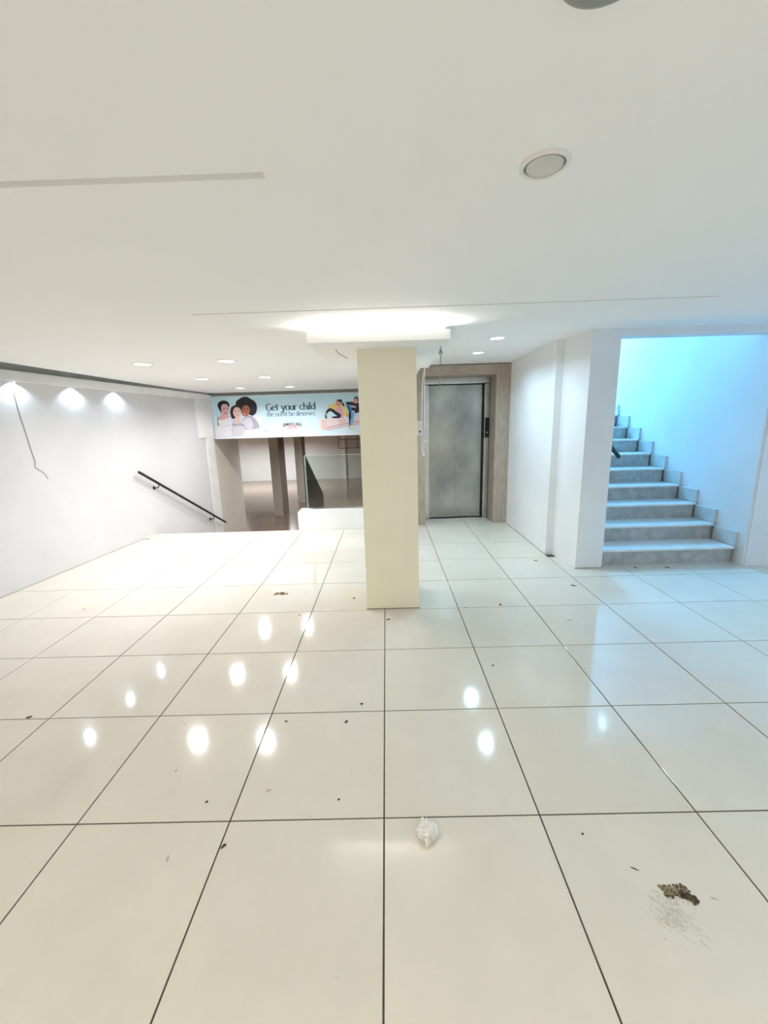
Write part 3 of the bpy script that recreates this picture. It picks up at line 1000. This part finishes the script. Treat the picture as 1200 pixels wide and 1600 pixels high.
g.poly('jeans', [(760, 400), (830, 390), (900, 520), (950, 600), (930, 800), (900, 880), (830, 880), (870, 700), (860, 590), (790, 500)], 0)
g.poly('jeans2', [(880, 560), (960, 590), (930, 820), (880, 870), (860, 860), (890, 700)])
g.poly('navy', [(760, 350), (900, 345), (960, 360), (1060, 370), (1180, 400), (1200, 560), (1060, 590), (960, 600), (890, 500), (870, 420), (770, 390)], 1)
g.poly('white', [(885, 440), (920, 420), (930, 460), (960, 430), (975, 470), (1000, 430), (990, 480), (890, 470)])
g.ell('skin', 985, 310, 52, 70, 0.2)
g.poly('beanie', [(940, 290), (960, 235), (1000, 215), (1050, 240), (1060, 310), (1040, 350), (1020, 290), (980, 270)], 1)
g.poly('white', [(900, 550), (970, 560), (960, 590), (905, 575)])
g.poly('grey', [(810, 880), (870, 890), (860, 940), (820, 945)])
g.poly('shoe', [(830, 965), (900, 930), (980, 975), (960, 1000), (840, 1000)])
g.done()


# ---- lettering drawn with a broad pen (thick stems, thin hairlines)
def arc(cx, cy, rx, ry, a0, a1, n=14):
    return [(cx + rx * math.cos(math.radians(a0 + (a1 - a0) * i / n)), cy + ry * math.sin(math.radians(a0 + (a1 - a0) * i / n))) for i in range(n + 1)]


GL = {
    'G': (1.35, [arc(.66, .72, .60, .80, 48, 322), [(1.12, .62), (1.12, .12)], [(.82, .62), (1.32, .62)]]),
    'e': (.92, [[(.06, .54), (.82, .54)], arc(.45, .5, .40, .5, 5, 318)]),
    't': (.66, [[(.25, 1.35), (.25, .22)], arc(.43, .22, .18, .22, 180, 290), [(0, .98), (.58, .98)]]),
    'y': (.98, [[(.06, 1), (.48, .05)], [(.88, 1), (.36, -.36)], arc(.16, -.28, .2, .2, -20, -170)]),
    'o': (1.0, [arc(.48, .5, .42, .5, 0, 360, 24)]),
    'u': (1.0, [[(.12, 1), (.12, .38)], arc(.46, .38, .34, .38, 180, 360), [(.82, 1), (.82, 0)]]),
    'r': (.72, [[(.14, 1), (.14, 0)], arc(.46, .55, .32, .42, 180, 55), [(0, 0), (.30, 0)]]),
    'c': (.88, [arc(.46, .5, .40, .5, 48, 312)]),
    'h': (1.02, [[(.14, 1.6), (.14, 0)], arc(.48, .58, .34, .42, 180, 0) + [(.82, 0)], [(0, 0), (.28, 0)], [(.7, 0), (.96, 0)]]),
    'i': (.36, [[(.15, 1), (.15, 0)], [(.15, 1.34), (.15, 1.46)], [(0, 0), (.3, 0)]]),
    'l': (.40, [[(.15, 1.6), (.15, 0)], [(0, 0), (.3, 0)]]),
    'd': (1.04, [arc(.46, .5, .38, .5, 0, 360, 24), [(.86, 1.6), (.86, 0)]]),
    'f': (.62, [arc(.44, 1.25, .22, .3, 40, 180) + [(.22, 0)], [(0, .98), (.55, .98)]]),
    's': (.74, [arc(.36, .74, .26, .25, 35, 260), arc(.36, .25, .29, .25, 80, -145)]),
    'v': (.88, [[(.04, 1), (.42, 0)], [(.42, 0), (.82, 1)]]),
    "'": (.3, [[(.12, 1.6), (.06, 1.25)]]),
    ' ': (.55, []),
}


def lettering(name, text, x0, x1, z, xh, thick, thin, mat, layer):
    total = sum(GL[c][0] for c in text)
    sx_ = (x1 - x0) / total
    root = bpy.data.objects.new(name, None)
    COL.objects.link(root)
    root.parent = bn
    x = x0
    y = BY - 0.004 - layer * 0.0006
    for c in text:
        w, strokes = GL[c]
        bm = bmesh.new()
        for s in strokes:
            P = [Vector((x + a_ * sx_, z + b_ * xh)) for a_, b_ in s]
            L, R = [], []
            for i, p in enumerate(P):
                d = (P[min(i + 1, len(P) - 1)] - P[max(i - 1, 0)])
                d.normalize()
                n_ = Vector((-d.y, d.x))
                wd = (thin + (thick - thin) * abs(n_.x) ** 1.5) * 0.5
                L.append(bm.verts.new((p.x + n_.x * wd, y, p.y + n_.y * wd)))
                R.append(bm.verts.new((p.x - n_.x * wd, y, p.y - n_.y * wd)))
            for i in range(len(P) - 1):
                f = bm.faces.new((L[i], L[i + 1], R[i + 1], R[i]))
                f.normal_update()
                if f.normal.y > 0: f.normal_flip()
        x += w * sx_
        me = bpy.data.meshes.new('letter')
        bm.to_mesh(me); bm.free()
        if strokes: link('letter', me, mat, root)
    return root


lettering('headline_text', 'Get your child', -2.15, -1.235, 1.790, 0.080, 0.024, 0.009, PM['text'], 3)
lettering('tagline_text', "the outfit he deserves'", -2.15, -1.235, 1.683, 0.056, 0.014, 0.0055, PM['text2'], 3)


def text_mesh(name, body, size, cx, z, mat, layer, sx_=1.0):
    cu = bpy.data.curves.new(name, 'FONT')
    cu.body = body; cu.size = size; cu.align_x = 'CENTER'; cu.offset = size * 0.02
    o = bpy.data.objects.new(name, cu)
    COL.objects.link(o)
    dg = bpy.context.evaluated_depsgraph_get()
    me = bpy.data.meshes.new_from_object(o.evaluated_get(dg))
    bpy.data.objects.remove(o)
    bpy.data.curves.remove(cu)
    for v_ in me.vertices:
        v_.co = Vector((cx + v_.co.x * sx_, BY - 0.004 - layer * 0.0006, z + v_.co.y))
    me.materials.clear()
    return link(name, me, mat, bn)


g = Fig('logo_plate', 430, 650, 20, 2)
g.poly('white', [(290, 260), (400, 245), (640, 235), (770, 250), (765, 340), (690, 350), (640, 420), (540, 440), (420, 410), (370, 350), (290, 345)])
g.done()
text_mesh('logo_text', 'MERICA', 0.075, -1.697, 1.506, PM['navy'], 4, 0.86)
text_mesh('logo_text', 'A', 0.10, -1.838, 1.486, PM['navy'], 4, 0.9)
text_mesh('logo_text', 'N', 0.10, -1.556, 1.488, PM['navy'], 4, 0.9)
text_mesh('logo_subtext', 'CENTER', 0.058, -1.697, 1.454, PM['red'], 4, 0.9)


# ================================================================== WIRES
def wire(name, label, pts, r, mat, extra=()):
    bm = bmesh.new()
    tube(bm, smooth_path(pts, 5), r, 6)
    for e in extra:
        tube(bm, smooth_path(e, 4), r, 6)
    return tag(obj(name, bm, mat, None, True), label, 'wire')


def wl_pt(y, z, off=0.006):
    return (xw(y) + off, y, z)


wire('loose_wire', 'thin grey wire hanging down the white left wall',
     [wl_pt(2.79, 1.985, 0.028), wl_pt(2.79, 1.90), wl_pt(2.80, 1.7), wl_pt(2.83, 1.45), wl_pt(2.845, 1.3), wl_pt(2.86, 1.22), wl_pt(2.85, 1.16), wl_pt(2.93, 1.09), wl_pt(2.96, 1.025)], 0.0028, M['wire'])
wire('loose_wire', 'short curled grey wire under the left side of the canopy plate',
     [(-0.292, 1.772, 2.021), (-0.285, 1.785, 2.005), (-0.262, 1.80, 1.985), (-0.235, 1.82, 1.972), (-0.215, 1.83, 1.962)], 0.0028, M['wire'])
wire('loose_wire', 'straight grey wire hanging from the canopy plate before the elevator door',
     [(0.455, 1.80, 2.021), (0.456, 1.80, 1.95), (0.453, 1.80, 1.86), (0.450, 1.80, 1.72)], 0.0042, M['wire'],
     [[(0.455, 1.80, 2.0), (0.448, 1.80, 1.985), (0.444, 1.80, 1.965)], [(0.456, 1.80, 2.0), (0.463, 1.80, 1.985), (0.468, 1.80, 1.968)]])
wire('loose_cable', 'white looped cable hanging behind the column beside the elevator call panel',
     [(0.447, 2.945, 2.021), (0.425, 2.945, 1.85), (0.418, 2.945, 1.55), (0.415, 2.945, 1.24), (0.425, 2.945, 1.17), (0.438, 2.945, 1.155), (0.432, 2.945, 1.24), (0.440, 2.945, 1.5), (0.445, 2.95, 1.8), (0.452, 2.945, 2.021)], 0.0045, M['whitewire'])
wire('loose_cable', 'small white cable stub beside the elevator door edge',
     [(0.440, 2.94, 1.30), (0.452, 2.94, 1.302), (0.468, 2.94, 1.298)], 0.009, M['whitewire'])
wire('hanging_thread', 'fine pale thread hanging from the ceiling before the banner',
     [(-0.83, 5.0, ZC), (-0.835, 5.0, 1.9), (-0.845, 5.0, 1.62)], 0.002, M['whitewire'])


# ================================================================== LITTER ON THE FLOOR
def crumb(bm, c, sx_, sy_, sz, seed, jag=0.5, sub=1, rot=0.0):
    r = bmesh.ops.create_icosphere(bm, subdivisions=sub, radius=1.0)
    cr, sr = math.cos(rot), math.sin(rot)
    for v_ in r['verts']:
        p = v_.co.copy()
        k = 1 + jag * noise.noise(p * 1.7 + Vector((seed * 3.1, seed, 0)))
        q = Vector((p.x * sx_ * k, p.y * sy_ * k, max(-0.2, p.z) * sz * k + sz * 0.2))
        v_.co = Vector((q.x * cr - q.y * sr + c[0], q.x * sr + q.y * cr + c[1], q.z + c[2]))


# crumpled tissue
bm = bmesh.new()
r = bmesh.ops.create_icosphere(bm, subdivisions=4, radius=1.0)
for v_ in r['verts']:
    p = v_.co.copy()
    n1 = noise.noise(p * 1.6 + Vector((4.1, 2, 7)))
    n2 = abs(noise.noise(Vector((p.x * 4.6, p.y * 2.0, p.z * 4.0)) + Vector((1, 9, 3))))
    n3 = abs(noise.noise(p * 6.5 + Vector((5, 2, 8))))
    k = min(1.2, max(0.62, 1.0 + 0.45 * n1 - 1.15 * n2 + 0.3 * n3))
    z = p.z * 0.034 * k
    v_.co = Vector((p.x * 0.036 * k, p.y * 0.046 * k, max(z, -0.011) + 0.011))
ti = obj('crumpled_tissue', bm, M['tissue'], None, False)
ti.location = (0.160, -0.066, 0.0)
tag(ti, 'crumpled white tissue on the floor near the centre joint', 'tissue')

# tan scrap on the left tiles
bm = bmesh.new()
for k in range(16):
    a_ = random.uniform(0, 6.28); rr_ = random.uniform(0, 0.05)
    crumb(bm, (rr_ * 1.3 * math.cos(a_), rr_ * 0.8 * math.sin(a_), 0.001), random.uniform(.010, .026), random.uniform(.006, .014), random.uniform(.004, .010), k, 0.8, 1, random.uniform(0, 3))
o = obj('dry_leaf_scrap', bm, M['leafscrap'])
o.location = (-0.948, 2.191, 0)
tag(o, 'crumbled tan and black scrap left of the column base', 'debris')

# dirt smear, lower right
sm = thing('dirt_smear', 'dark dirt patch with grey smears on the lower right tile', 'dirt', (0.93, -0.29, 0))
rnd = random.Random(3)


def flakes(name, mat, n, fn, z, s0, s1, h):
    bm = bmesh.new()
    for k in range(n):
        x, y, rot, el_ = fn()
        a_ = rnd.uniform(s0, s1)
        crumb(bm, (x, y, z), a_ * el_, a_, h, k * 0.37, 0.9, 1, rot)
    o = obj(name, bm, mat, sm)
    o['kind'] = 'stuff'


flakes('brown_crumbs', M['dirt2'], 110, lambda: (rnd.uniform(-0.038, 0.045), rnd.uniform(0.006, 0.040), rnd.uniform(0, 3), 1.3), 0.0003, 0.0018, 0.0055, 0.0025)
flakes('black_crumbs', M['dirt'], 70, lambda: (rnd.uniform(-0.036, 0.050), rnd.uniform(0.002, 0.042), rnd.uniform(0, 3), 1.3), 0.0006, 0.0012, 0.0035, 0.003)
flakes('black_clot', M['dirt'], 60, lambda: (lambda t_: (0.018 + 0.034 * t_ + rnd.gauss(0, 0.004), 0.012 - 0.022 * t_ + rnd.gauss(0, 0.004), rnd.uniform(0, 3), 1.2))(rnd.random()), 0.0006, 0.003, 0.006, 0.004)
flakes('grey_film', M['dirt4'], 70, lambda: (rnd.gauss(-0.040, 0.030), rnd.gauss(-0.040, 0.032), -0.75 + rnd.gauss(0, 0.4), rnd.uniform(1.2, 3)), -0.0002, 0.002, 0.006, 0.0005)
flakes('grey_streaks', M['dirt_gap_grey'], 150, lambda: (rnd.gauss(-0.045, 0.028), rnd.gauss(-0.045, 0.030), -0.75 + rnd.gauss(0, 0.25), rnd.uniform(1.5, 5)), -0.0001, 0.0006, 0.0017, 0.0005)

# scuffs
for (x, y, l, rot, lab) in [(0.846, -0.199, 0.014, -0.45, 'thin dark scuff up and left of the dirt patch'),
                            (1.04, -0.29, 0.012, -0.35, 'thin pale scuff right of the dirt patch')]:
    bm = bmesh.new(); crumb(bm, (0, 0, 0), l, 0.0022, 0.0008, 1, 0.6, 2, rot)
    o = obj('floor_scuff', bm, M['dirt'] if x < 1 else M['dirt_gap_grey']); o.location = (x, y, 0.0)
    tag(o, lab, 'scuff mark')

specs = [(-0.586, -0.096, .012, .005, 'dirt', 0.9, 'black sliver beside the joint at lower left'),
         (-0.197, 0.524, .013, .006, 'dirt', 1.2, 'black pellet below the joint left of the centre line'),
         (-0.125, 0.658, .007, .006, 'dirt', 0, 'small black dot just above the joint left of the centre line'),
         (-1.919, 0.612, .013, .007, 'dirt', 0.5, 'black crumb on the joint at the far left'),
         (0.728, -0.078, .005, .004, 'dirt', 0.8, 'tiny dark crumb above the dirt patch'),
         (0.674, 0.985, .007, .006, 'dirt', 0, 'tiny black dot on the tile right of the centre joint'),
         (1.718, 2.194, .024, .008, 'dirt', -0.5, 'dark sliver before the white pier'),
         (1.626, 2.892, .022, .008, 'dirt', 0.1, 'dark sliver near the wall step by the elevator'),
         (0.956, 1.837, .010, .014, 'dirt', 0.1, 'dark crumb on the joint right of the column'),
         (0.61, 2.299, .045, .012, 'scrap', -0.3, 'pale flat scrap on the joint right of the column'),
         (0.028, 1.628, .018, .008, 'dirt', 0.6, 'dark sliver before the column base'),
         (-0.273, 2.038, .010, .008, 'dirt', 0.3, 'black crumb left of the column base'),
         (-0.129, -0.458, .007, .006, 'scrap', 0.4, 'small white crumb at the bottom of the picture'),
         (-0.727, 0.084, .005, .005, 'dirt', 0.2, 'small grey crumb just above the front joint at left'),
         (-0.772, -0.135, .005, .010, 'dirt_gap_grey', 0.2, 'thin grey fleck below the front joint at left'),
         (1.392, 1.556, .035, .018, 'scrap', 0.2, 'pale translucent scrap on the tile before the pier'),
         (2.52, 2.60, .018, .008, 'dirt', 0.3, 'dark crumb at the foot of the stairs, left one'),
         (2.83, 2.58, .022, .008, 'dirt', -0.3, 'dark crumb at the foot of the stairs, right one'),
         (0.66, 1.80, .006, .006, 'dirt', 0.0, 'tiny black dot beside the right edge of the column')]
for i, (x, y, a_, b_, mk, rot, lab) in enumerate(specs):
    bm = bmesh.new()
    crumb(bm, (0, 0, 0), a_, b_, min(a_, b_) * (0.6 if mk == 'dirt' else 0.15), i, 0.7, 2, rot)
    o = obj('floor_crumb', bm, M[mk]); o.location = (x, y, 0)
    tag(o, lab, 'debris', 'crumbs and scraps on the tile floor')

for i, (x, y) in enumerate([(-2.805, 1.757),(-2.541, 2.306),(-2.598, 1.955),(-1.033, 0.536),(-0.51, 0.538),(-0.486, 0.132),(-0.186, 0.083),(-0.934, 0.243),(-0.691, 1.743),(-0.347, 1.828)]):
    bm = bmesh.new()
    crumb(bm, (0, 0, 0), 0.006 + 0.003 * (i % 3), 0.004, 0.002, i + 40, 0.8, 2, i * 0.7)
    o = obj('floor_speck', bm, M['dirt_gap_grey'] if i % 2 else M['dirt']); o.location = (x, y, 0)
    tag(o, ['faint speck near the left wall, third joint row from the front', 'faint grey speck near the left wall, farthest of the specks',
            'faint dark speck beside the joint near the left wall', 'grey fleck between the two front lamp reflections at left',
            'dark speck below the joint, right of the lamp reflections', 'grey speck above the front joint, left of the seam crossing',
            'dark speck above the front joint, nearest the centre line', 'grey speck on the tile below the left lamp reflection',
            'dark speck between the rear lamp reflections and the column', 'grey speck just left of the column front corner'][i],
        'debris', 'tiny dirt specks on the left tiles')
